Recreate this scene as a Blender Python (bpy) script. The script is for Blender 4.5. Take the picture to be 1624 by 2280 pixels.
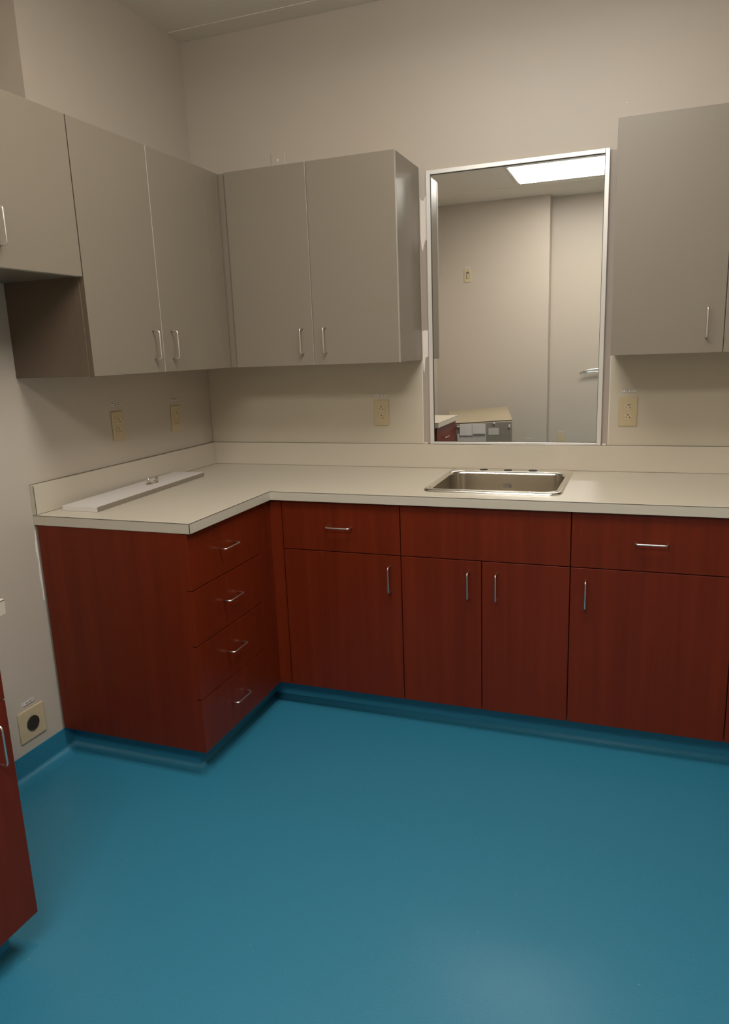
import bpy, bmesh, math, random
from mathutils import Vector, Matrix
random.seed(4)
for o in list(bpy.data.objects): bpy.data.objects.remove(o)
S = bpy.context.scene
COL = S.collection
PI = math.pi

# ------------------------------------------------------------------ camera
CAM = (1.9691, -3.1076, 1.4296)
YAW, PITCH, ROLL = .3639, .2172, -.0379
cy, sy, cp, sp_ = math.cos(YAW), math.sin(YAW), math.cos(PITCH), math.sin(PITCH)
fwd = Vector((-sy*cp, cy*cp, -sp_)); rt = Vector((cy, sy, 0)); up = rt.cross(fwd)
r2 = math.cos(ROLL)*rt + math.sin(ROLL)*up; u2 = -math.sin(ROLL)*rt + math.cos(ROLL)*up
cd = bpy.data.cameras.new('camera'); cam = bpy.data.objects.new('camera', cd); COL.objects.link(cam)
cam.matrix_world = Matrix(((r2.x, u2.x, -fwd.x, CAM[0]), (r2.y, u2.y, -fwd.y, CAM[1]), (r2.z, u2.z, -fwd.z, CAM[2]), (0, 0, 0, 1)))
cd.sensor_fit = 'HORIZONTAL'; cd.sensor_width = 36; cd.lens = 36*1624.07/1624; cd.clip_start = .02
S.camera = cam
# ------------------------------------------------------------------ world, exposure
S.view_settings.view_transform = 'Standard'; S.view_settings.look = 'None'
S.view_settings.gamma = 1; S.view_settings.exposure = 0.0; S.view_settings.use_curve_mapping = False
w = bpy.data.worlds.new('world'); S.world = w; w.use_nodes = True
w.node_tree.nodes['Background'].inputs[0].default_value = (1, .9, .78, 1)
w.node_tree.nodes['Background'].inputs[1].default_value = 0.02
LAMP, LAMP2 = 16.5, 12.0            # strengths of the two ceiling lamps' diffusers
ZC = 2.7905
ROOM_R, ROOM_F, ROOM_F2 = 3.3, -4.35, -4.52

# ------------------------------------------------------------------ materials
def mat(name, col, rough=.5, metal=0, spec=.5, bump=None, vary=None, emit=None):
    m = bpy.data.materials.new(name); m.use_nodes = True
    N = m.node_tree.nodes; L = m.node_tree.links; b = N['Principled BSDF']
    b.inputs['Base Color'].default_value = (*col, 1); b.inputs['Roughness'].default_value = rough
    b.inputs['Metallic'].default_value = metal; b.inputs['Specular IOR Level'].default_value = spec
    if emit: b.inputs['Emission Color'].default_value = (*emit[0], 1); b.inputs['Emission Strength'].default_value = emit[1]
    tc = N.new('ShaderNodeTexCoord')
    if vary:   # (scale, amount)
        n = N.new('ShaderNodeTexNoise'); n.inputs['Scale'].default_value = vary[0]; n.inputs['Detail'].default_value = 4
        mr = N.new('ShaderNodeMapRange'); mr.inputs[3].default_value = 1-vary[1]; mr.inputs[4].default_value = 1+vary[1]
        mx = N.new('ShaderNodeMix'); mx.data_type = 'RGBA'; mx.blend_type = 'MULTIPLY'; mx.inputs[0].default_value = 1
        mx.inputs[6].default_value = (*col, 1)
        L.new(tc.outputs['Object'], n.inputs['Vector']); L.new(n.outputs[0], mr.inputs[0]); L.new(mr.outputs[0], mx.inputs[7])
        L.new(mx.outputs[2], b.inputs['Base Color'])
    if bump:   # (scale, strength, distance)
        n = N.new('ShaderNodeTexNoise'); n.inputs['Scale'].default_value = bump[0]; n.inputs['Detail'].default_value = 3
        bp = N.new('ShaderNodeBump'); bp.inputs['Strength'].default_value = bump[1]; bp.inputs['Distance'].default_value = bump[2]
        L.new(tc.outputs['Object'], n.inputs['Vector']); L.new(n.outputs[0], bp.inputs['Height']); L.new(bp.outputs[0], b.inputs['Normal'])
    return m

def wood_mat(name, c0, c1, rough=.33):
    m = bpy.data.materials.new(name); m.use_nodes = True
    N = m.node_tree.nodes; L = m.node_tree.links; b = N['Principled BSDF']
    tc = N.new('ShaderNodeTexCoord'); mp = N.new('ShaderNodeMapping'); mp.inputs['Scale'].default_value = (34, 34, 1.1)
    L.new(tc.outputs['Object'], mp.inputs[0])
    n = N.new('ShaderNodeTexNoise'); n.inputs['Scale'].default_value = 1; n.inputs['Detail'].default_value = 5; n.inputs['Roughness'].default_value = .6
    L.new(mp.outputs[0], n.inputs['Vector'])
    rp = N.new('ShaderNodeValToRGB'); rp.color_ramp.elements[0].color = (*c0, 1); rp.color_ramp.elements[0].position = .3
    rp.color_ramp.elements[1].color = (*c1, 1); rp.color_ramp.elements[1].position = .72
    L.new(n.outputs[0], rp.inputs[0])
    # veneer leaves: bands about 16 cm wide, each of a slightly different tone
    sx = N.new('ShaderNodeSeparateXYZ'); L.new(tc.outputs['Object'], sx.inputs[0])
    ad = N.new('ShaderNodeMath'); ad.operation = 'ADD'; L.new(sx.outputs[0], ad.inputs[0]); L.new(sx.outputs[1], ad.inputs[1])
    ml = N.new('ShaderNodeMath'); ml.operation = 'MULTIPLY'; ml.inputs[1].default_value = 7.1; L.new(ad.outputs[0], ml.inputs[0])
    fl = N.new('ShaderNodeMath'); fl.operation = 'FLOOR'; L.new(ml.outputs[0], fl.inputs[0])
    wn = N.new('ShaderNodeTexWhiteNoise'); wn.noise_dimensions = '1D'; L.new(fl.outputs[0], wn.inputs['W'])
    mr = N.new('ShaderNodeMapRange'); mr.inputs[3].default_value = .95; mr.inputs[4].default_value = 1.06; L.new(wn.outputs[0], mr.inputs[0])
    mx = N.new('ShaderNodeMix'); mx.data_type = 'RGBA'; mx.blend_type = 'MULTIPLY'; mx.inputs[0].default_value = 1
    L.new(rp.outputs[0], mx.inputs[6]); L.new(mr.outputs[0], mx.inputs[7])
    # broad cathedral variation
    mp2 = N.new('ShaderNodeMapping'); mp2.inputs['Scale'].default_value = (9, 9, .7); L.new(tc.outputs['Object'], mp2.inputs[0])
    n2 = N.new('ShaderNodeTexNoise'); n2.inputs['Scale'].default_value = 1; n2.inputs['Detail'].default_value = 2; L.new(mp2.outputs[0], n2.inputs['Vector'])
    mr2 = N.new('ShaderNodeMapRange'); mr2.inputs[3].default_value = .86; mr2.inputs[4].default_value = 1.14; L.new(n2.outputs[0], mr2.inputs[0])
    mx2 = N.new('ShaderNodeMix'); mx2.data_type = 'RGBA'; mx2.blend_type = 'MULTIPLY'; mx2.inputs[0].default_value = 1
    L.new(mx.outputs[2], mx2.inputs[6]); L.new(mr2.outputs[0], mx2.inputs[7])
    L.new(mx2.outputs[2], b.inputs['Base Color'])
    b.inputs['Roughness'].default_value = rough; b.inputs['Specular IOR Level'].default_value = .24
    return m

def floor_mat(name='blue_floor', rough=.38, spec=.6):
    m = bpy.data.materials.new(name); m.use_nodes = True
    N = m.node_tree.nodes; L = m.node_tree.links; b = N['Principled BSDF']
    tc = N.new('ShaderNodeTexCoord')
    n = N.new('ShaderNodeTexNoise'); n.inputs['Scale'].default_value = 330; n.inputs['Detail'].default_value = 2; L.new(tc.outputs['Object'], n.inputs['Vector'])
    rp = N.new('ShaderNodeValToRGB'); rp.color_ramp.elements[0].position = .3; rp.color_ramp.elements[1].position = .7
    rp.color_ramp.elements[0].color = (.022, .172, .275, 1); rp.color_ramp.elements[1].color = (.033, .222, .345, 1)
    L.new(n.outputs[0], rp.inputs[0])
    # scattered pale flecks
    v = N.new('ShaderNodeTexVoronoi'); v.inputs['Scale'].default_value = 42; L.new(tc.outputs['Object'], v.inputs['Vector'])
    lt = N.new('ShaderNodeMath'); lt.operation = 'LESS_THAN'; lt.inputs[1].default_value = .055; L.new(v.outputs['Distance'], lt.inputs[0])
    sc = N.new('ShaderNodeSeparateColor'); L.new(v.outputs['Color'], sc.inputs[0])
    gt = N.new('ShaderNodeMath'); gt.operation = 'GREATER_THAN'; gt.inputs[1].default_value = .93; L.new(sc.outputs[0], gt.inputs[0])
    mu = N.new('ShaderNodeMath'); mu.operation = 'MULTIPLY'; L.new(lt.outputs[0], mu.inputs[0]); L.new(gt.outputs[0], mu.inputs[1])
    mx = N.new('ShaderNodeMix'); mx.data_type = 'RGBA'; mx.inputs[7].default_value = (.3, .42, .45, 1)
    L.new(mu.outputs[0], mx.inputs[0]); L.new(rp.outputs[0], mx.inputs[6]); L.new(mx.outputs[2], b.inputs['Base Color'])
    b.inputs['Roughness'].default_value = rough; b.inputs['Specular IOR Level'].default_value = spec
    bp = N.new('ShaderNodeBump'); bp.inputs['Strength'].default_value = .08; bp.inputs['Distance'].default_value = .002
    L.new(n.outputs[0], bp.inputs['Height']); L.new(bp.outputs[0], b.inputs['Normal'])
    return m

M = dict(
    wall=mat('wall_paint', (.525, .46, .385), .42, spec=.5, bump=(220, .06, .002), vary=(2.2, .03)),
    panel=mat('pale_wall_paint', (.56, .50, .395), .42, spec=.5, bump=(220, .06, .002)),
    dusk=mat('dusky_wall_strip', (.40, .335, .285), .45, bump=(220, .06, .002)),
    ceil=mat('ceiling_paint', (.86, .80, .70), .75, bump=(160, .05, .002)),
    grey=mat('taupe_laminate', (.225, .188, .143), .36, spec=.5, bump=(500, .04, .001), vary=(3, .03)),
    gedge=mat('taupe_edge_highlight', (.52, .47, .41), .35),  # edge colour made paler to carry the highlights on the door edges
    gdark=mat('taupe_laminate_side', (.225, .188, .143), .3, spec=.6),
    wood=wood_mat('cherry_laminate', (.125, .0145, .0035), (.170, .021, .0055)),
    counter=mat('cream_laminate', (.56, .50, .405), .38, spec=.5, vary=(6, .015)),
    seam=mat('dark_seam', (.06, .045, .03), .6),
    board=mat('white_melamine', (.68, .64, .61), .4),
    floor=floor_mat(), cove=floor_mat('blue_cove', .5, .3),
    nickel=mat('satin_nickel', (.84, .80, .74), .3, 1),
    steel=mat('stainless_steel', (.60, .55, .47), .24, 1, bump=(400, .03, .001)),
    rimsteel=mat('polished_steel_rim', (.82, .79, .73), .16, 1),
    black=mat('black_hole', (.012, .01, .009), .6),
    mirror=mat('mirror_silver', (.92, .92, .90), 0, 1),
    frame=mat('aluminium_frame', (.74, .71, .67), .3, .35),
    ivory=mat('ivory_plastic', (.56, .455, .285), .35),
    ivory2=mat('ivory_plastic_face', (.60, .50, .33), .3),
    darkplug=mat('dark_brown_plastic', (.035, .028, .022), .4),
    paper=mat('torn_paper', (.84, .76, .68), .8, bump=(300, .2, .002)),
    white=mat('white_label', (.80, .76, .71), .4),
    ink=mat('grey_ink', (.16, .14, .12), .6),
    lampframe=mat('lamp_frame', (.75, .74, .72), .5),
    lamp=mat('lamp_diffuser', (.8, .8, .8), .5, emit=((1, .955, .885), LAMP)),
    nicheshade=mat('taupe_niche_shade', (.125, .088, .06), .4),  # laminate colour darkened to carry the shade inside the niche
    lamp2=mat('lamp_diffuser_dim', (.8, .8, .8), .5, emit=((1, .955, .885), LAMP2)),
    machine=mat('grey_machine_metal', (.36, .335, .27), .35, .3),
    machtop=mat('tan_machine_top', (.32, .26, .17), .45, vary=(7, .12)),
    clear=mat('pale_plastic', (.62, .60, .55), .25),
)

# ------------------------------------------------------------------ mesh helpers
def newbm(): return bmesh.new()
def box(bm, x0, x1, y0, y1, z0, z1, mi=0):
    vs = [bm.verts.new(p) for p in ((x0, y0, z0), (x1, y0, z0), (x1, y1, z0), (x0, y1, z0), (x0, y0, z1), (x1, y0, z1), (x1, y1, z1), (x0, y1, z1))]
    for f in ((3, 2, 1, 0), (4, 5, 6, 7), (0, 1, 5, 4), (1, 2, 6, 5), (2, 3, 7, 6), (3, 0, 4, 7)):
        bm.faces.new([vs[i] for i in f]).material_index = mi
    return vs
def prism(bm, pts, to3, d, mi=0):
    """polygon pts (2-D) swept by vector d"""
    a = [bm.verts.new(to3(*p)) for p in pts]; b = [bm.verts.new(Vector(to3(*p)) + Vector(d)) for p in pts]
    n = len(pts)
    fs = [bm.faces.new(a), bm.faces.new(b[::-1])]
    for i in range(n): fs.append(bm.faces.new([a[i], b[i], b[(i+1) % n], a[(i+1) % n]]))
    for f in fs: f.material_index = mi
def tube(bm, pts, r, seg=12, mi=0):
    pts = [Vector(p) for p in pts]; rings = []
    for i, p in enumerate(pts):
        t = ((pts[min(i+1, len(pts)-1)] - p).normalized() + (p - pts[max(i-1, 0)]).normalized()).normalized()
        a = Vector((0, 0, 1)) if abs(t.z) < .9 else Vector((1, 0, 0))
        if i: a = rings_n
        n = (a - t*a.dot(t)).normalized(); rings_n = n; bb = t.cross(n)
        rings.append([bm.verts.new(p + n*r*math.cos(2*PI*k/seg) + bb*r*math.sin(2*PI*k/seg)) for k in range(seg)])
    for a, b in zip(rings, rings[1:]):
        for k in range(seg): bm.faces.new([a[k], a[(k+1) % seg], b[(k+1) % seg], b[k]]).smooth = True
    for f in (bm.faces.new(rings[0][::-1]), bm.faces.new(rings[-1])): f.material_index = mi
def cyl(bm, c, axis, r, h, seg=32, mi=0, r2=None):
    """axis 'x','y','z'; from c along axis by h"""
    c = Vector(c); ax = {'x': Vector((1, 0, 0)), 'y': Vector((0, 1, 0)), 'z': Vector((0, 0, 1))}[axis]
    e1 = {'x': Vector((0, 1, 0)), 'y': Vector((1, 0, 0)), 'z': Vector((1, 0, 0))}[axis]; e2 = ax.cross(e1)
    r2 = r if r2 is None else r2
    a = [bm.verts.new(c + (e1*math.cos(2*PI*k/seg) + e2*math.sin(2*PI*k/seg))*r) for k in range(seg)]
    b = [bm.verts.new(c + ax*h + (e1*math.cos(2*PI*k/seg) + e2*math.sin(2*PI*k/seg))*r2) for k in range(seg)]
    for k in range(seg): bm.faces.new([a[k], a[(k+1) % seg], b[(k+1) % seg], b[k]]).material_index = mi
    bm.faces.new(a[::-1]).material_index = mi; bm.faces.new(b).material_index = mi
def obj(name, bm, mats, parent=None, bevel=0, origin=None, segs=2):
    bmesh.ops.recalc_face_normals(bm, faces=bm.faces)
    me = bpy.data.meshes.new(name); 
    o = bpy.data.objects.new(name, me); COL.objects.link(o)
    org = Vector(origin) if origin is not None else Vector((0, 0, 0))
    if parent is not None and origin is None:
        p = parent
        while p is not None: org += p.location; p = p.parent
    if origin is not None and parent is None: o.location = org
    bmesh.ops.translate(bm, vec=-org, verts=bm.verts)
    bm.to_mesh(me); bm.free()
    for m in (mats if isinstance(mats, (list, tuple)) else [mats]): me.materials.append(m)
    if parent is not None: o.parent = parent
    if bevel:
        b = o.modifiers.new('bevel', 'BEVEL'); b.width = bevel; b.segments = segs; b.limit_method = 'ANGLE'; b.angle_limit = math.radians(40)
    return o
def thing(name, loc, label, cat, group=None):
    o = bpy.data.objects.new(name, None); COL.objects.link(o); o.location = loc; o.empty_display_size = .05
    tag(o, label, cat, group); return o
def tag(o, label, cat, group=None):
    o['label'] = label; o['category'] = cat
    if group: o['group'] = group
    return o
def struct(name, bm, m, bevel=0):
    o = obj(name, bm, m, None, bevel); o['kind'] = 'structure'; return o

# ------------------------------------------------------------------ room shell
bm = newbm(); box(bm, -.5, ROOM_R+.1, ROOM_F2-.1, .1, -.1, 0); struct('floor', bm, M['floor'])
bm = newbm(); box(bm, -.5, ROOM_R+.1, ROOM_F2-.1, .1, ZC, ZC+.1); struct('ceiling', bm, M['ceil'])
bm = newbm(); box(bm, 0, ROOM_R, 0, .1, 0, ZC); struct('wall_back', bm, M['wall'])
bm = newbm()
box(bm, -.1, 0, -.977, .1, 0, ZC)                      # full height by the corner
box(bm, -.1, 0, ROOM_F, -.977, 0, 2.165)               # below the set-back upper part
box(bm, -.5, -.4, ROOM_F, -.877, 2.065, ZC)            # the set-back part above the cupboards
box(bm, -.4, -.1, ROOM_F, -.877, 2.065, 2.165)
box(bm, -.4, -.1, -.977, -.877, 2.165, ZC)
struct('wall_left', bm, M['wall'])
bm = newbm(); box(bm, ROOM_R, ROOM_R+.1, ROOM_F2-.1, .1, 0, ZC); struct('wall_right', bm, M['wall'])
bm = newbm(); box(bm, -.5, 1.11, ROOM_F2-.1, ROOM_F, 0, ZC); box(bm, 1.11, ROOM_R, ROOM_F2-.1, ROOM_F2, 0, ZC); struct('wall_front', bm, M['wall'])
# shallow drywall bands on the ceiling
bm = newbm(); box(bm, 0, ROOM_R, -.112, 0, ZC-.0022, ZC); struct('trim_1', bm, M['ceil'], .002)
bm = newbm(); box(bm, 0, ROOM_R, ROOM_F, -3.86, ZC-.003, ZC); struct('trim_2', bm, M['ceil'], .002)
# pale wall panels between worktop and wall cupboards, with bright cut edges towards the mirror
bm = newbm(); box(bm, .003, 1.0785, -.003, 0, 1.0195, 1.381); box(bm, 1.0785, 1.081, -.0035, 0, 1.0195, 1.381, 1); struct('trim_3', bm, [M['panel'], M['white']])
bm = newbm(); box(bm, 1.8555, ROOM_R, -.003, 0, 1.0195, 1.381); box(bm, 1.853, 1.8555, -.0035, 0, 1.0195, 1.381, 1); struct('trim_4', bm, [M['panel'], M['white']])

# darker mauve strips on the wall either side of the mirror
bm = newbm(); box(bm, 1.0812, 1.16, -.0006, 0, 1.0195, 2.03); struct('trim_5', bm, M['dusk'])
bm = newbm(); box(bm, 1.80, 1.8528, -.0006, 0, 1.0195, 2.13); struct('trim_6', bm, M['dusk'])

# blue coved skirting, swept along a floor path (room on the right-hand side of the travel direction)
def cove(name, path, h=.094):
    prof = [(0.0, h), (.004, h)]
    R = .022
    for i in range(9):
        a = PI/2*i/8
        prof.append((.004 + R*(1-math.cos(a)), R - R*math.sin(a) + .0012))
    prof.append((.05, .0004))
    prof.append((0, .0004))
    bm = newbm(); rings = []
    n = len(path); P = [Vector((x, y, 0)) for x, y in path]
    for i in range(n):
        d0 = (P[i]-P[i-1]).normalized() if i else (P[1]-P[0]).normalized()
        d1 = (P[i+1]-P[i]).normalized() if i < n-1 else d0
        n0 = Vector((d0.y, -d0.x, 0)); n1 = Vector((d1.y, -d1.x, 0))
        mi = (n0+n1).normalized(); k = 1/max(.3, mi.dot(n0))
        rings.append([bm.verts.new(P[i] + mi*k*a + Vector((0, 0, z))) for a, z in prof])
    for a, b in zip(rings, rings[1:]):
        for j in range(len(prof)):
            f = bm.faces.new([a[j], a[(j+1) % len(prof)], b[(j+1) % len(prof)], b[j]]); f.smooth = 1 < j < 10
    bm.faces.new(rings[0]); bm.faces.new(rings[-1][::-1])
    return struct(name, bm, M['cove'])
KX, KY = .558, -.556
cove('baseboard_left', [(KX, -2.535), (KX, -2.0), (0.0, -2.0), (0.0, -1.135), (KX, -1.135), (KX, KY)])
cove('baseboard_back', [(KX, KY), (ROOM_R, KY)])

# ------------------------------------------------------------------ pulls
def handle_mesh():
    bm = newbm(); L = .049; pr = .029; R = .009; r = .0030
    pts = [(0, 0, -L), (0, -(pr-R), -L)]
    for i in range(1, 7):
        a = PI/2*i/6; pts.append((0, -(pr-R) - R*math.sin(a), -L + R*(1-math.cos(a))))
    up_ = [(0, p[1], -p[2]) for p in pts][::-1]
    tube(bm, pts + up_, r, 12)
    o = obj('handle', bm, M['nickel']); me = o.data; bpy.data.objects.remove(o); return me
HM = handle_mesh()
def handle(parent, loc, facing, horiz=False):
    """facing 'back' = sticks out towards -Y, 'left' = sticks out towards +X"""
    o = bpy.data.objects.new('handle', HM); COL.objects.link(o); o.parent = parent
    q = parent; off = Vector((0, 0, 0))
    while q is not None: off += q.location; q = q.parent
    o.location = Vector(loc) - off
    m = Matrix.Rotation(PI/2, 4, 'Y') if horiz else Matrix.Identity(4)
    if facing == 'left': m = Matrix.Rotation(PI/2, 4, 'Z') @ m
    o.rotation_euler = m.to_euler()
    o['label'] = 'satin metal wire pull'
    return o
def front(name, parent, x0, x1, y0, y1, z0, z1, mats):
    """a door or drawer slab: broad faces mats[0], narrow edges mats[1]"""
    bm = newbm(); box(bm, x0, x1, y0, y1, z0, z1)
    d = [x1-x0, y1-y0, z1-z0]; thin = d.index(min(d))
    bm.normal_update()
    for f in bm.faces:
        if abs(f.normal[thin]) < .5: f.material_index = 1
    c = ((x0+x1)/2, (y0+y1)/2, (z0+z1)/2)
    return obj(name, bm, mats, parent, .0012, segs=2)

W2 = [M['wood'], M['wood']]; G2 = [M['grey'], M['gedge']]
F = .624; T = .019; ZB, ZT = .105, .8745; ZD = .6815; g = .0016
# ------------------------------------------------------------------ base cabinets, back run
def base_back(x0, x1, label, doors, drawer, pulls, carc_x0=None, filler=None, false_front=False, dpull=True):
    t = thing('base_cabinet', ((x0+x1)/2, -.3, ZB-.0), label, 'cabinet', 'cherry base cabinets along the back wall')
    cx0 = x0 if carc_x0 is None else carc_x0
    bm = newbm()
    if false_front:      # open box under the sink
        a, b = cx0+.0008, x1-.0008
        prism(bm, [(a, ZB), (b, ZB), (b, .8765), (b-.018, .8765), (b-.018, ZB+.018), (a+.018, ZB+.018), (a+.018, .8765), (a, .8765)],
              lambda p, q: (p, -F+T+.0006, q), (0, F-T-.005, 0))
    else: box(bm, cx0+.0008, x1-.0008, -F+T+.0006, -.004, ZB, .8765)
    obj('carcass', bm, M['wood'], t)
    if filler: bm = newbm(); box(bm, filler[0], filler[1], -F+.0012, -F+T, ZB, .876); obj('filler_strip', bm, M['wood'], t)
    d = front('false_drawer_front' if false_front else 'drawer', t, x0+g, x1-g, -F, -F+T, ZD+g, ZT, W2)
    if dpull and not false_front: handle(d, ((x0+x1)/2+.0, -F, .781), 'back', True)
    for (a, b), px in zip(doors, pulls):
        dd = front('door', t, a+g, b-g, -F, -F+T, ZB, ZD-g, W2); handle(dd, (px, -F, .5905), 'back')
    return t
base_back(.677, 1.1605, 'cherry cabinet at the inner corner, one drawer over one door, pull at right',
          [(.677, 1.1605)], True, [1.117], carc_x0=.640, filler=(.6228, .6755))
base_back(1.1605, 1.7695, 'cherry two-door sink cabinet with plain false front and no drawer pull',
          [(1.1605, 1.4627), (1.4627, 1.7695)], True, [1.416, 1.517], false_front=True)
base_back(1.7695, 2.2785, 'cherry cabinet right of the sink cabinet, drawer over door with pull at left',
          [(1.7695, 2.2785)], True, [1.822])
base_back(2.2785, 2.8875, 'cherry cabinet at the right picture edge, mostly cut off',
          [(2.2785, 2.583), (2.583, 2.8875)], True, [2.535, 2.63])

# ------------------------------------------------------------------ drawer cabinet on the left run
t = thing('drawer_cabinet', (.3, -.95, ZB), 'cherry four-drawer cabinet with exposed end panel, free end of the left run', 'cabinet')
bm = newbm(); box(bm, .004, F-T-.0006, -1.169, -.640, ZB, .8765); obj('carcass', bm, M['wood'], t)
bm = newbm(); box(bm, .0105, F-T+.002, -1.1885, -1.1705, ZB-.004, .8765); obj('end_panel', bm, M['wood'], t, .001)
bm = newbm(); box(bm, F-T, F-.0014, -.727, -.6236, ZB, .876); obj('filler_strip', bm, M['wood'], t)
ys = (-1.1885, -.7285)
for z0, z1, hz in ((ZB-.004, .2945, .203), (.2975, .487, .399), (.490, .6805, .591), (.6835, ZT, .780)):
    d = front('drawer', t, F-T, F, ys[0], ys[1], z0, z1, W2); handle(d, (F, -.955, hz), 'left', True)
# torn pale paint line on the wall beside the end panel
bm = newbm()
pts = [(-1.1925, .86), (-1.19, .86), (-1.19, .60), (-1.196, .606), (-1.1935, .64), (-1.198, .69), (-1.194, .74), (-1.2, .79), (-1.1945, .83)]
prism(bm, pts, lambda a, b: (.0002, a, b), (.0016, 0, 0))
tag(obj('paint_tear', bm, M['paper']), 'thin white torn paint line on wall along the end panel of the drawer cabinet', 'torn paint')

# ------------------------------------------------------------------ second base cabinet, nearer on the left wall
t = thing('base_cabinet', (.3, -2.24, ZB), 'cherry cabinet standing apart at the lower left picture edge', 'cabinet')
y1, y0 = -1.953, -2.527
bm = newbm(); box(bm, .004, F-T-.0006, y0, y1, ZB, .8765); obj('carcass', bm, M['wood'], t)
d = front('drawer', t, F-T, F, y0, y1, ZD-.004, ZT, W2); handle(d, (F, -2.17, .79), 'left', True)
d = front('door', t, F-T, F, y0, y1, ZB, ZD-.007, W2); handle(d, (F, -1.998, .585), 'left')

# ------------------------------------------------------------------ worktops
D = .6395; CT, CB = .914, .878; ZS = 1.0186; SP = .019
SX0, SX1, SY0, SY1 = 1.236, 1.705, -.515, -.112           # bowl opening
top = thing('countertop', (.9, -.3, CB), 'long L-shaped cream laminate worktop with backsplash, holding the sink', 'countertop')
bm = newbm()
xs = [.0005, D, SX0-.008, SX1+.008, ROOM_R-.001]; ysg = [-1.1905, -D, SY0-.008, SY1+.008, -.0005]
cells = [(i, j) for i in range(4) for j in range(4) if not (j == 0 and i > 0) and not (i == 2 and j == 2)]
vt = {}
def V(i, j, k):
    if (i, j, k) not in vt: vt[(i, j, k)] = bm.verts.new((xs[i], ysg[j], (CB, CT)[k]))
    return vt[(i, j, k)]
for i, j in cells:
    bm.faces.new([V(i, j, 1), V(i+1, j, 1), V(i+1, j+1, 1), V(i, j+1, 1)])
    bm.faces.new([V(i, j, 0), V(i, j+1, 0), V(i+1, j+1, 0), V(i+1, j, 0)])
    for di, dj, e in ((-1, 0, ((0, 0), (0, 1))), (1, 0, ((1, 1), (1, 0))), (0, -1, ((1, 0), (0, 0))), (0, 1, ((0, 1), (1, 1)))):
        if (i+di, j+dj) not in cells:
            (a, b), (c, d_) = e
            bm.faces.new([V(i+a, j+b, 0), V(i+a, j+b, 1), V(i+c, j+d_, 1), V(i+c, j+d_, 0)])
obj('worktop', bm, M['counter'], top, .0008)
bm = newbm(); s = .0014; e = .0004      # dark laminate seams just under the top edge and at the corner
box(bm, D, ROOM_R-.002, -D-e, -D+.001, CT-.0032, CT-.0018); box(bm, D-.001, D+e, -1.1905, -D, CT-.0032, CT-.0018)
box(bm, .001, D, -1.1905-e, -1.1895, CT-.0032, CT-.0018); box(bm, D-.0018, D+e, -1.1905-e, -1.1905+.0012, CB+.001, CT-.0025)
obj('edge_seam', bm, M['seam'], top)
bm = newbm(); box(bm, SP, ROOM_R-.001, -SP, -.0005, CT+.0003, ZS); box(bm, .0005, SP, -1.1905, -.0005, CT+.0003, ZS)
obj('backsplash', bm, M['counter'], top, .0008)
bm = newbm(); box(bm, SP, ROOM_R-.001, -.004, -.0005, ZS, ZS+.0012); box(bm, .0005, .004, -1.1905, -.0005, ZS, ZS+.0012)
box(bm, SP-.0012, SP+e, -1.1905-e, -1.1895, CT+.001, ZS-.001)
box(bm, SP, ROOM_R, -SP-.0006, -SP, CT, CT+.0011); box(bm, SP, SP+.0006, -1.19, -SP, CT, CT+.0011)
obj('caulk_line', bm, M['seam'], top)
t2 = thing('countertop', (.3, -2.23, CB), 'short cream worktop end at the left picture edge, over the separate cherry cabinet', 'countertop')
bm = newbm(); box(bm, .0005, .643, -2.531, -1.931, CB, CT); obj('worktop', bm, M['counter'], t2, .0008)
bm = newbm(); box(bm, .642, .6434, -2.53, -1.932, CT-.0032, CT-.0018); box(bm, .001, .643, -1.932, -1.9306, CT-.0032, CT-.0018); obj('edge_seam', bm, M['seam'], t2)
bm = newbm(); box(bm, .0005, SP, -2.531, -1.931, CT+.0003, ZS); obj('backsplash', bm, M['counter'], t2, .0008)

# ------------------------------------------------------------------ sink
def rrect(x0, x1, y0, y1, r, z, n=8):
    out = []
    for cx, cy_, a0 in ((x1-r, y1-r, 0), (x0+r, y1-r, PI/2), (x0+r, y0+r, PI), (x1-r, y0+r, 1.5*PI)):
        for i in range(n+1):
            a = a0 + PI/2*i/n; out.append((cx+r*math.cos(a), cy_+r*math.sin(a), z))
    return out
def loft(bm, loops, mis, cap=True):
    R_ = [[bm.verts.new(p) for p in lp] for lp in loops]; n = len(R_[0])
    for (a, b), mi in zip(zip(R_, R_[1:]), mis):
        for k in range(n):
            f = bm.faces.new([a[k], a[(k+1) % n], b[(k+1) % n], b[k]]); f.material_index = mi; f.smooth = True
    if cap: f = bm.faces.new(R_[-1]); f.material_index = mis[-1]
sk = thing('sink', (1.47, -.3, CT), 'stainless steel drop-in sink with three empty tap holes', 'sink')
OX0, OX1, OY0, OY1 = 1.2235, 1.7275, -.556, -.045
bm = newbm()
loft(bm, [rrect(OX0, OX1, OY0, OY1, .045, CT+.0005), rrect(OX0+.001, OX1-.001, OY0+.001, OY1-.001, .044, CT+.004),
          rrect(OX0+.006, OX1-.006, OY0+.006, OY1-.006, .04, CT+.0085), rrect(OX0+.012, OX1-.012, OY0+.012, OY1-.012, .036, CT+.0075),
          rrect(SX0-.006, SX1+.006, SY0-.006, SY1+.006, .058, CT+.0065), rrect(SX0, SX1, SY0, SY1, .055, CT+.004),
          rrect(SX0+.003, SX1-.003, SY0+.003, SY1-.003, .053, CT-.004)], [0]*6, cap=False)
obj('rim', bm, M['rimsteel'], sk)
bm = newbm()
loops = [rrect(SX0+.003, SX1-.003, SY0+.003, SY1-.003, .053, CT-.004), rrect(SX0+.008, SX1-.008, SY0+.008, SY1-.008, .052, CT-.13)]
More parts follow.
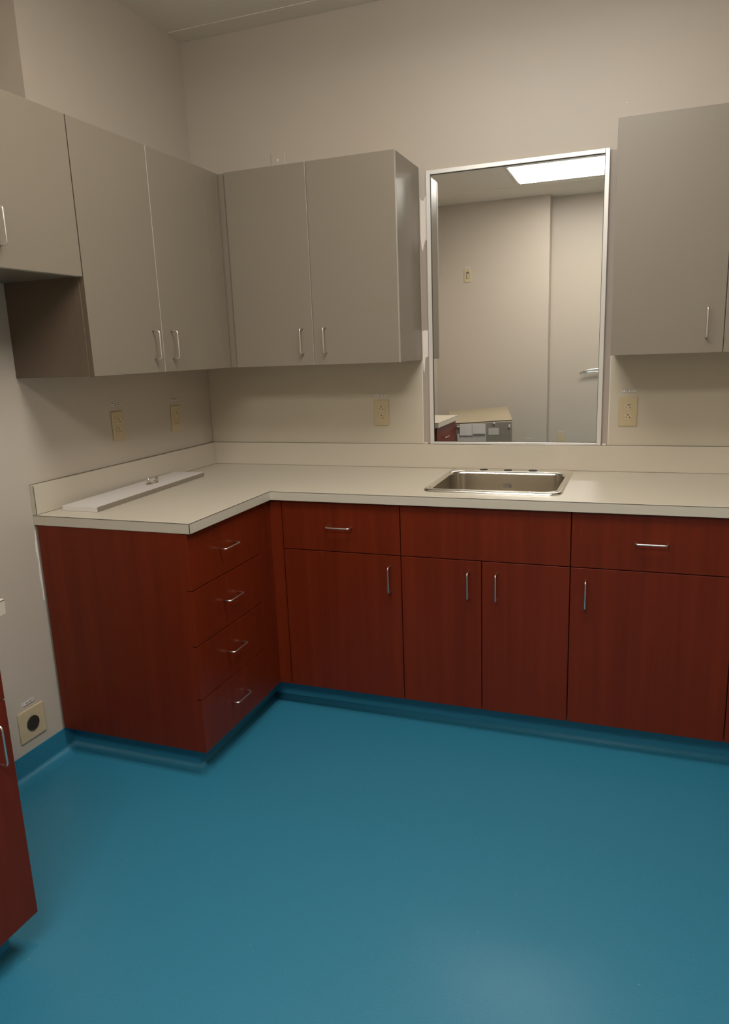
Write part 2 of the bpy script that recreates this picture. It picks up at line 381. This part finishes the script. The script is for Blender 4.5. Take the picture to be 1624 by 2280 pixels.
for i in range(1, 6):
    a = PI/2*i/5; k = .008+.03*(1-math.cos(a)); loops.append(rrect(SX0+k, SX1-k, SY0+k, SY1-k, max(.02, .052-.03*(1-math.cos(a))), CT-.13-.03*math.sin(a)))
loops.append(rrect(1.44, 1.50, -.35, -.29, .028, CT-.165))
loft(bm, loops, [0]*(len(loops)-1)); obj('bowl', bm, M['steel'], sk)
for hx in (1.363, 1.465, 1.567):
    bm = newbm(); cyl(bm, (hx, -.079, CT+.0060), 'z', .0175, .0022, 32); obj('tap_hole', bm, M['black'], sk)
bm = newbm(); cyl(bm, (1.47, -.32, CT-.1665), 'z', .04, .004, 32); obj('drain', bm, M['rimsteel'], sk, .0015)
bm = newbm(); box(bm, 1.452, 1.484, SY1-.0105, SY1-.006, .866, .8715); box(bm, 1.452, 1.484, SY1-.0105, SY1-.006, .856, .8615)
obj('overflow_slot', bm, M['ink'], sk)

# ------------------------------------------------------------------ wall cupboards
UD = .3255; UB, UT = 1.382, 2.154
# right-hand pair on the left wall (tall)
t = thing('wall_cabinet', (.15, -.8, UB), 'tall taupe wall cupboard beside the open niche, pulls paired at its middle', 'cabinet', 'taupe wall cupboards')
bm = newbm(); box(bm, .0005, UD-T-.0006, -1.1782, -.3295, UB, UT); obj('carcass', bm, M['gdark'], t, .0006)
bm = newbm(); box(bm, .0005, UD-T-.03, -1.1797, -1.1783, UB, UT-.002); obj('end_panel', bm, M['nicheshade'], t)['label'] = 'side panel facing the niche, colour darkened for shade'
bm = newbm(); box(bm, UD-T-.0295, UD-T-.001, -1.1797, -1.1783, UB, UT-.002); obj('face_strip', bm, M['nicheshade'], t)
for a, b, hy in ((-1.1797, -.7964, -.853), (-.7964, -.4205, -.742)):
    d = front('door', t, UD-T, UD, a+g, b-g, UB-.001, UT-.001, [M['grey'], M['nicheshade']] if a < -1 else G2); handle(d, (UD, hy, 1.4785), 'left')
bm = newbm(); box(bm, UD-T, UD-.0015, -.4203, -.3262, UB, UT-.002); obj('filler_strip', bm, M['grey'], t)
# short one over the niche
t = thing('wall_cabinet', (.15, -1.54, 1.689), 'short taupe wall cupboard at the left picture edge above the empty niche', 'cabinet', 'taupe wall cupboards')
bm = newbm(); box(bm, .0005, UD-T-.0006, -1.905, -1.1812, 1.689, UT); obj('carcass', bm, M['gdark'], t, .0006)
for a, b, hy in ((-1.5425, -1.1805, -1.494), (-1.905, -1.5425, -1.592)):
    d = front('door', t, UD-T, UD, a+g, b-g, 1.688, UT-.001, G2); handle(d, (UD, hy, 1.794), 'left')
# back wall, in the corner
t = thing('wall_cabinet', (.7, -.15, UB), 'taupe two-door wall cupboard on the back wall, left of the mirror', 'cabinet', 'taupe wall cupboards')
bm = newbm(); box(bm, UD+.0035, 1.0795, -UD+T+.0006, -.0005, UB, UT); obj('carcass', bm, M['gdark'], t, .0006)
bm = newbm(); box(bm, UD-.017, .3536, -UD+.012, -UD+T, UB, UT-.002); obj('filler_strip', bm, M['grey'], t)
for a, b, hx in ((.3544, .7163, .669), (.7163, 1.0816, .771)):
    d = front('door', t, a+g, b-g, -UD, -UD+T, UB-.001, UT-.001, G2); handle(d, (hx, -UD, 1.478), 'back')
# right of the mirror
t = thing('wall_cabinet', (2.2, -.15, UB), 'taupe wall cupboard on the back wall, right of the mirror', 'cabinet', 'taupe wall cupboards')
bm = newbm(); box(bm, 1.8645, 2.585, -UD+T+.0006, -.0005, UB, UT); obj('carcass', bm, M['gdark'], t, .0006)
for a, b, hx in ((1.8625, 2.2246, 2.169), (2.2246, 2.5867, 2.281)):
    d = front('door', t, a+g, b-g, -UD, -UD+T, UB-.001, UT-.001, G2); handle(d, (hx, -UD, 1.4825), 'back')

# ------------------------------------------------------------------ mirror
mr_ = thing('mirror', (1.47, 0, ZS), 'tall mirror in thin pale metal frame standing on the backsplash behind the sink', 'mirror')
X0, X1, Z0, Z1 = 1.1145, 1.8275, ZS+.0016, 2.1355; fw = .017
bm = newbm()
box(bm, X0, X0+fw, -.019, -.001, Z0, Z1); box(bm, X1-fw, X1, -.019, -.001, Z0, Z1)
box(bm, X0+fw, X1-fw, -.019, -.001, Z1-fw, Z1); box(bm, X0+fw, X1-fw, -.019, -.001, Z0, Z0+.010)
obj('frame', bm, M['frame'], mr_, .0012)
bm = newbm(); q_ = .0016
box(bm, X0+fw, X0+fw+q_, -.0165, -.0125, Z0+.010, Z1-fw); box(bm, X1-fw-q_, X1-fw, -.0165, -.0125, Z0+.010, Z1-fw)
box(bm, X0+fw, X1-fw, -.0165, -.0125, Z1-fw-q_, Z1-fw); box(bm, X0+fw, X1-fw, -.0165, -.0125, Z0+.010, Z0+.010+q_)
obj('gasket', bm, M['seam'], mr_)
bm = newbm(); box(bm, X0+fw-.003, X1-fw+.003, -.0118, -.004, Z0+.004, Z1-fw+.003); obj('glass', bm, M['mirror'], mr_)

# torn wall paper left of the mirror
T1 = [(1.0835,2.035),(1.091,2.026),(1.097,2.025),(1.103,2.035),(1.1085,2.044),(1.1125,2.029),(1.1135,1.974),(1.113,1.874),(1.105,1.866),(1.103,1.881),(1.099,1.856),(1.095,1.844),(1.0915,1.827),(1.087,1.842),(1.0845,1.866),(1.083,1.892)]
T2 = [(1.0825,1.502),(1.086,1.5045),(1.095,1.505),(1.1085,1.506),(1.108,1.396),(1.099,1.393),(1.0935,1.388),(1.092,1.36),(1.0885,1.328),(1.085,1.339),(1.083,1.369),(1.0815,1.3805),(1.0825,1.386)]
for pts, lab in ((T1, 'upper white torn paper patch on the wall strip between cupboard and mirror'), (T2, 'lower white torn paper patch, level with the cupboard bottom, left of the mirror')):
    bm = newbm(); prism(bm, pts, lambda a, b: (a, -.0008, b), (0, -.0012, 0))
    tag(obj('torn_paper_patch', bm, M['paper']), lab, 'torn paper', 'torn paper patches left of the mirror')
# caulk crumbs at the foot of the wall strips
bm = newbm(); box(bm, 1.0855, 1.101, -.012, -.001, ZS+.0013, ZS+.006); box(bm, 1.087, 1.091, -.016, -.003, ZS+.0013, ZS+.008)
tag(obj('plaster_crumb', bm, M['paper'], bevel=.001), 'pale crumb on the backsplash left of the mirror foot', 'debris')
bm = newbm(); box(bm, 1.832, 1.847, -.012, -.001, ZS+.0013, ZS+.007); box(bm, 1.834, 1.838, -.016, -.003, ZS+.0013, ZS+.009)
tag(obj('plaster_crumb', bm, M['paper'], bevel=.001), 'pale crumb on the backsplash right of the mirror foot', 'debris')

# ------------------------------------------------------------------ outlets (local frame: plate in XZ, facing -Y)
def local_obj(name, bm, m, parent, bevel=0):
    o = obj(name, bm, m, None, bevel); o.parent = parent; return o
def place(t, loc, facing):
    t.location = loc
    if facing == 'left': t.rotation_euler = (0, 0, PI/2)
    if facing == 'front': t.rotation_euler = (0, 0, PI)
def recep_pts(r=.0165, hh=.0140, n=10):
    a0 = math.asin(hh/r); out = []
    for i in range(n+1): a = -a0 + 2*a0*i/n; out.append((r*math.cos(a), r*math.sin(a)))
    for i in range(n+1): a = PI - a0 + 2*a0*i/n; out.append((r*math.cos(a), r*math.sin(a)))
    return out
def duplex():
    t = thing('wall_outlet', (0, 0, 0), '', 'outlet', 'duplex outlets above the worktop')
    bm = newbm(); box(bm, -.035, .035, -.0055, 0, -.0575, .0575); local_obj('plate', bm, M['ivory'], t, .003)
    for zc in (.0195, -.0195):
        bm = newbm(); prism(bm, [(a, b+zc) for a, b in recep_pts()], lambda a, b: (a, -.0054, b), (0, -.0022, 0))
        r = local_obj('receptacle', bm, M['ivory2'], t, .0006)
        bm = newbm(); e_ = -.0079
        box(bm, -.0078, -.0062, e_, e_+.001, zc-.0065, zc+.001); box(bm, .0056, .0072, e_, e_+.001, zc-.0075, zc+.001); box(bm, .0072, .0112, e_, e_+.001, zc-.0042, zc-.0026)
        cyl(bm, (0, e_, zc+.0075), 'y', .0026, .001, 14)
        local_obj('slot', bm, M['black'], r)
    bm = newbm(); cyl(bm, (0, -.0064, 0), 'y', .0028, .002, 14); local_obj('screw', bm, M['ivory2'], t)
    return t
def dup(root, label):
    def rec(o, par):
        c = o.copy(); COL.objects.link(c); c.parent = par
        for ch in o.children: rec(ch, c)
        return c
    c = rec(root, None); c['label'] = label; return c
o1 = duplex(); place(o1, (1.9265, -.003, 1.155), 'back'); o1['label'] = 'ivory duplex outlet right of the mirror'
# the right-hand one has a test lamp hole beside the ground hole
bm = newbm(); cyl(bm, (1.9265+.0065, -.003-.0079, 1.155+.0265), 'y', .0022, .001, 14); obj('test_hole', bm, M['darkplug'], o1)
o2 = duplex()
place(o2, (.888, -.003, 1.1565), 'back'); o2['label'] = 'ivory duplex outlet on the back wall left of the mirror'
o3 = dup(o2, 'ivory duplex outlet on the left wall, nearer to the corner'); place(o3, (0, -.2975, 1.163), 'left')
o4 = dup(o2, 'ivory duplex outlet on the left wall, farther from the corner'); place(o4, (0, -.696, 1.172), 'left')
def circuit_label(loc, facing, lab):
    t = thing('circuit_label', (0, 0, 0), lab, 'label', 'small label strips above the outlets')
    bm = newbm(); box(bm, -.0265, .0265, -.0016, 0, -.0065, .0065); local_obj('strip', bm, M['white'], t, .0004)
    bm = newbm(); e_ = -.0019
    box(bm, -.0262, .0262, e_, -.0015, .0052, .0062); box(bm, -.0262, .0262, e_, -.0015, -.0064, -.0054)
    cyl(bm, (-.0215, e_, 0), 'y', .0022, .0005, 12); cyl(bm, (.0215, e_, 0), 'y', .0022, .0005, 12)
    x = -.0135
    for wd in (.003, .0025, .0035, .0028, 0, .003, .0026, .0034):
        if wd:
            box(bm, x, x+wd*.3, e_, -.0015, -.0024, .0028); box(bm, x, x+wd, e_, -.0015, .0016, .0028); box(bm, x+wd*.6, x+wd, e_, -.0015, -.0024, .001)
        x += .0036
    local_obj('print', bm, M['ink'], t)
    place(t, loc, facing); return t
circuit_label((1.9265, -.003, 1.2365), 'back', 'small white label strip above the outlet right of the mirror')
circuit_label((.887, -.003, 1.2345), 'back', 'small white label strip above the back-wall outlet left of the mirror')
circuit_label((0, -.297, 1.246), 'left', 'small label strip above the left-wall outlet nearer to the corner')
circuit_label((0, -.694, 1.2545), 'left', 'small label strip above the left-wall outlet farther from the corner')
circuit_label((0, -1.326, .2705), 'left', 'small label strip above the square low outlet with the round socket')
# low square plate with a big round socket
t = thing('round_outlet', (0, 0, 0), 'square ivory outlet plate with large round dark socket, low on the left wall', 'outlet')
bm = newbm(); box(bm, -.0585, .0585, -.0058, 0, -.0575, .0575); local_obj('plate', bm, M['ivory'], t, .0032)
bm = newbm(); cyl(bm, (0, -.0105, 0), 'y', .0265, .006, 40); local_obj('socket', bm, M['darkplug'], t, .001)
for zc in (.041, -.041): bm = newbm(); cyl(bm, (0, -.0072, zc), 'y', .0028, .002, 14); local_obj('screw', bm, M['ivory2'], t)
place(t, (0, -1.3235, .1915), 'left')
# painted-over blank plate behind the top of the cupboard
t = thing('blank_wall_plate', (.446, 0, 2.23), 'wall-coloured blank plate with a white chip, just above the corner wall cupboard', 'wall plate')
bm = newbm(); box(bm, .411, .481, -.006, 0, 2.172, 2.288); obj('plate', bm, M['wall'], t, .003)
bm = newbm(); prism(bm, [(.443,2.264),(.451,2.257),(.4455,2.249),(.441,2.252)], lambda a, b: (a, -.0058, b), (0, -.0009, 0)); c_ = obj('chip', bm, M['white'], t)
bm = newbm(); prism(bm, [(1.877, 2.286), (1.8815, 2.2865), (1.883, 2.284), (1.879, 2.2825)], lambda a, b: (a, -.0002, b), (0, -.001, 0))
tag(obj('paint_chip', bm, M['white']), 'tiny white chip on the wall above the cupboard right of the mirror', 'paint chip')

# ------------------------------------------------------------------ loose board and brackets on the worktop
bm = newbm()
P4 = [(.058, -1.109), (.2115, -1.109), (.176, -.374), (.0225, -.374)]
prism(bm, P4, lambda a, b: (a, b, CT+.0006), (0, 0, .0175))
bm.normal_update()
for f in bm.faces:
    if f.normal.x > .7 or f.normal.x < -.7: f.material_index = 1
bdo = obj('shelf_board', bm, [M['board'], M['gdark']], None, .0006, origin=(.117, -.74, CT+.0006))
tag(bdo, 'loose narrow white shelf board lying on the worktop by the left wall', 'board')
BZ = CT+.0006+.0175+.0004
def bracket(cx, cy_, rot, kind, label):
    bm = newbm()
    if kind == 0:   # bent plate with a hole boss
        prism(bm, [(-.016, 0), (.013, 0), (.010, .010), (.004, .018), (-.004, .017), (-.009, .012)], lambda a, b: (a, -.001, b), (0, .0022, 0))
        box(bm, -.015, .012, -.012, .001, 0, .0018); cyl(bm, (-.002, -.0035, .009), 'y', .004, .006, 16); tube(bm, [(.002, -.002, .012), (.002, .004, .019), (.001, .006, .023)], .0022, 8)
    else:
        box(bm, -.015, .010, -.009, .006, 0, .0018); box(bm, .008, .010, -.009, .006, 0, .023); cyl(bm, (.010, -.002, .012), 'x', .003, .002, 14)
        tube(bm, [(-.012, 0, .007), (-.004, .001, .009), (.008, .002, .008)], .002, 8)
    o = obj('shelf_bracket', bm, M['steel'], None, .0004); o.location = (cx, cy_, BZ); o.rotation_euler = (0, 0, rot)
    tag(o, label, 'bracket', 'small metal brackets on the white board')
bracket(.107, -.674, 1.35, 0, 'small bent steel bracket on the white board, the left of the two')
bracket(.112, -.640, 1.45, 1, 'small upright steel bracket on the white board, the right of the two')

# ------------------------------------------------------------------ ceiling lamp over the camera
def ceiling_lamp(lx0, lx1, ly0, ly1, label, m='lamp', drop=.018):
    t = thing('ceiling_lamp', ((lx0+lx1)/2, (ly0+ly1)/2, ZC), label, 'lamp')
    bm = newbm()
    box(bm, lx0-.02, lx0, ly0-.02, ly1+.02, ZC-.012, ZC-.0003); box(bm, lx1, lx1+.02, ly0-.02, ly1+.02, ZC-.012, ZC-.0003)
    box(bm, lx0, lx1, ly0-.02, ly0, ZC-.012, ZC-.0003); box(bm, lx0, lx1, ly1, ly1+.02, ZC-.012, ZC-.0003)
    obj('frame', bm, M['lampframe'], t)
    bm = newbm(); box(bm, lx0-.004, lx1+.004, ly0-.004, ly1+.004, ZC-drop, ZC-.0135); obj('diffuser', bm, M[m], t, .006)
ceiling_lamp(.937, 2.156, -3.672, -3.068, 'bright rectangular ceiling light panel, seen in the mirror')
ceiling_lamp(.937, 2.156, -1.83, -1.226, 'bright rectangular ceiling light panel above the frame, nearer to the sink wall', 'lamp2', .10)

# ------------------------------------------------------------------ seen in the mirror: rear wall things and the grey machine
t = thing('wall_switch', (0, 0, 0), 'ivory wall plate with recessed slider, seen high on the mirrored wall', 'switch')
bm = newbm(); box(bm, -.036, .036, -.006, 0, -.062, .062); local_obj('plate', bm, M['ivory2'], t, .003)
bm = newbm(); box(bm, -.016, .016, -.0068, -.005, -.032, .036); local_obj('recess', bm, M['ink'], t)
bm = newbm(); box(bm, -.014, .008, -.011, -.0062, -.031, .018); local_obj('toggle', bm, M['ivory'], t, .001)
bm = newbm(); cyl(bm, (0, -.0075, .048), 'y', .004, .002, 14); local_obj('screw', bm, M['ink'], t)
place(t, (.325, ROOM_F, 2.118), 'front')
circuit_label((.325, ROOM_F, 2.195), 'front', 'faint label strip above the ivory switch plate in the mirror')
circuit_label((.935, ROOM_F, .512), 'front', 'small white strip low on the mirrored wall beside the grey machine')
o5 = dup(o2, 'ivory outlet low on the mirrored wall, cut by the mirror bottom'); o5['group'] = 'outlets seen in the mirror'; place(o5, (1.237, ROOM_F2, .485), 'front')
circuit_label((1.237, ROOM_F2, .566), 'front', 'faint strip above the low outlet in the mirror')
t = thing('door_lever', (1.6, ROOM_F2, 1.15), 'slim curved metal lever at the right edge of the mirror view', 'lever')
bm = newbm(); tube(bm, [(1.66, ROOM_F2+.05, 1.172), (1.57, ROOM_F2+.05, 1.176), (1.50, ROOM_F2+.05, 1.170), (1.44, ROOM_F2+.05, 1.155), (1.405, ROOM_F2+.05, 1.133)], .008, 10); obj('lever_arm', bm, M['rimsteel'], t)
bm = newbm(); tube(bm, [(1.66, ROOM_F2+.045, 1.148), (1.55, ROOM_F2+.045, 1.148), (1.48, ROOM_F2+.045, 1.145), (1.43, ROOM_F2+.045, 1.143)], .006, 10); obj('lever_return', bm, M['nickel'], t)
bm = newbm(); cyl(bm, (1.66, ROOM_F2+.001, 1.16), 'y', .028, .056, 28); obj('rose', bm, M['nickel'], t, .003)

def hexa(bm, A, mi=0):   # A: 4 bottom then 4 top, same order
    vs = [bm.verts.new(p) for p in A]
    for f in ((3, 2, 1, 0), (4, 5, 6, 7), (0, 1, 5, 4), (1, 2, 6, 5), (2, 3, 7, 6), (3, 0, 4, 7)): bm.faces.new([vs[i] for i in f]).material_index = mi
t = thing('grey_machine', (.65, -3.3, 0), 'long grey metal machine with tan top on the floor, seen low in the mirror', 'machine')
FL, FR, BR, BL = (.575, -2.560), (1.05, -2.62), (.76, -4.09), (.205, -3.98)
zz = [.842, .865, .85, .817]
bm = newbm(); hexa(bm, [(*FL, .02), (*FR, .02), (*BR, .02), (*BL, .02)] + [(*p, z_-.0015) for p, z_ in zip((FL, FR, BR, BL), zz)]); obj('body', bm, M['machine'], t, .01)
bm = newbm(); hexa(bm, [(*p, z_) for p, z_ in zip((FL, FR, BR, BL), [z_-.001 for z_ in zz])] + [(*p, z_+.004) for p, z_ in zip((FL, FR, BR, BL), zz)]); obj('top_plate', bm, M['machtop'], t, .002)
ang = math.atan2(FR[1]-FL[1], FR[0]-FL[0])
def onfront(name, x0, x1, z0, z1, th, m, par=None, off=.002, bev=.002):
    """a slab on the machine's front face; x measured in world x along the front edge"""
    bm = newbm()
    def Pp(x, o, z): 
        f_ = (x-FL[0])/(FR[0]-FL[0]); y = FL[1]+f_*(FR[1]-FL[1]); nx, ny = -math.sin(ang), math.cos(ang)
        return (x+nx*o, y+ny*o, z)
    hexa(bm, [Pp(x0, off, z0), Pp(x1, off, z0), Pp(x1, off+th, z0), Pp(x0, off+th, z0), Pp(x0, off, z1), Pp(x1, off, z1), Pp(x1, off+th, z1), Pp(x0, off+th, z1)])
    return obj(name, bm, m, par or t, bev)
h = onfront('sheet_holder', .628, .850, .58, .765, .02, M['clear'])
onfront('paper', .650, .752, .752, .842, .006, M['white'], h, .024, .0005)
onfront('paper', .748, .848, .765, .842, .005, M['white'], h, .031, .0005)
onfront('clip', .628, .655, .815, .826, .012, M['white'], h, .002, .001)
onfront('rating_label', .868, .948, .752, .806, .0015, M['clear'], None, .0012, .0003)
onfront('knob', .905, .920, .838, .848, .012, M['white'])
onfront('hook', 1.022, 1.034, .808, .832, .012, M['white'])
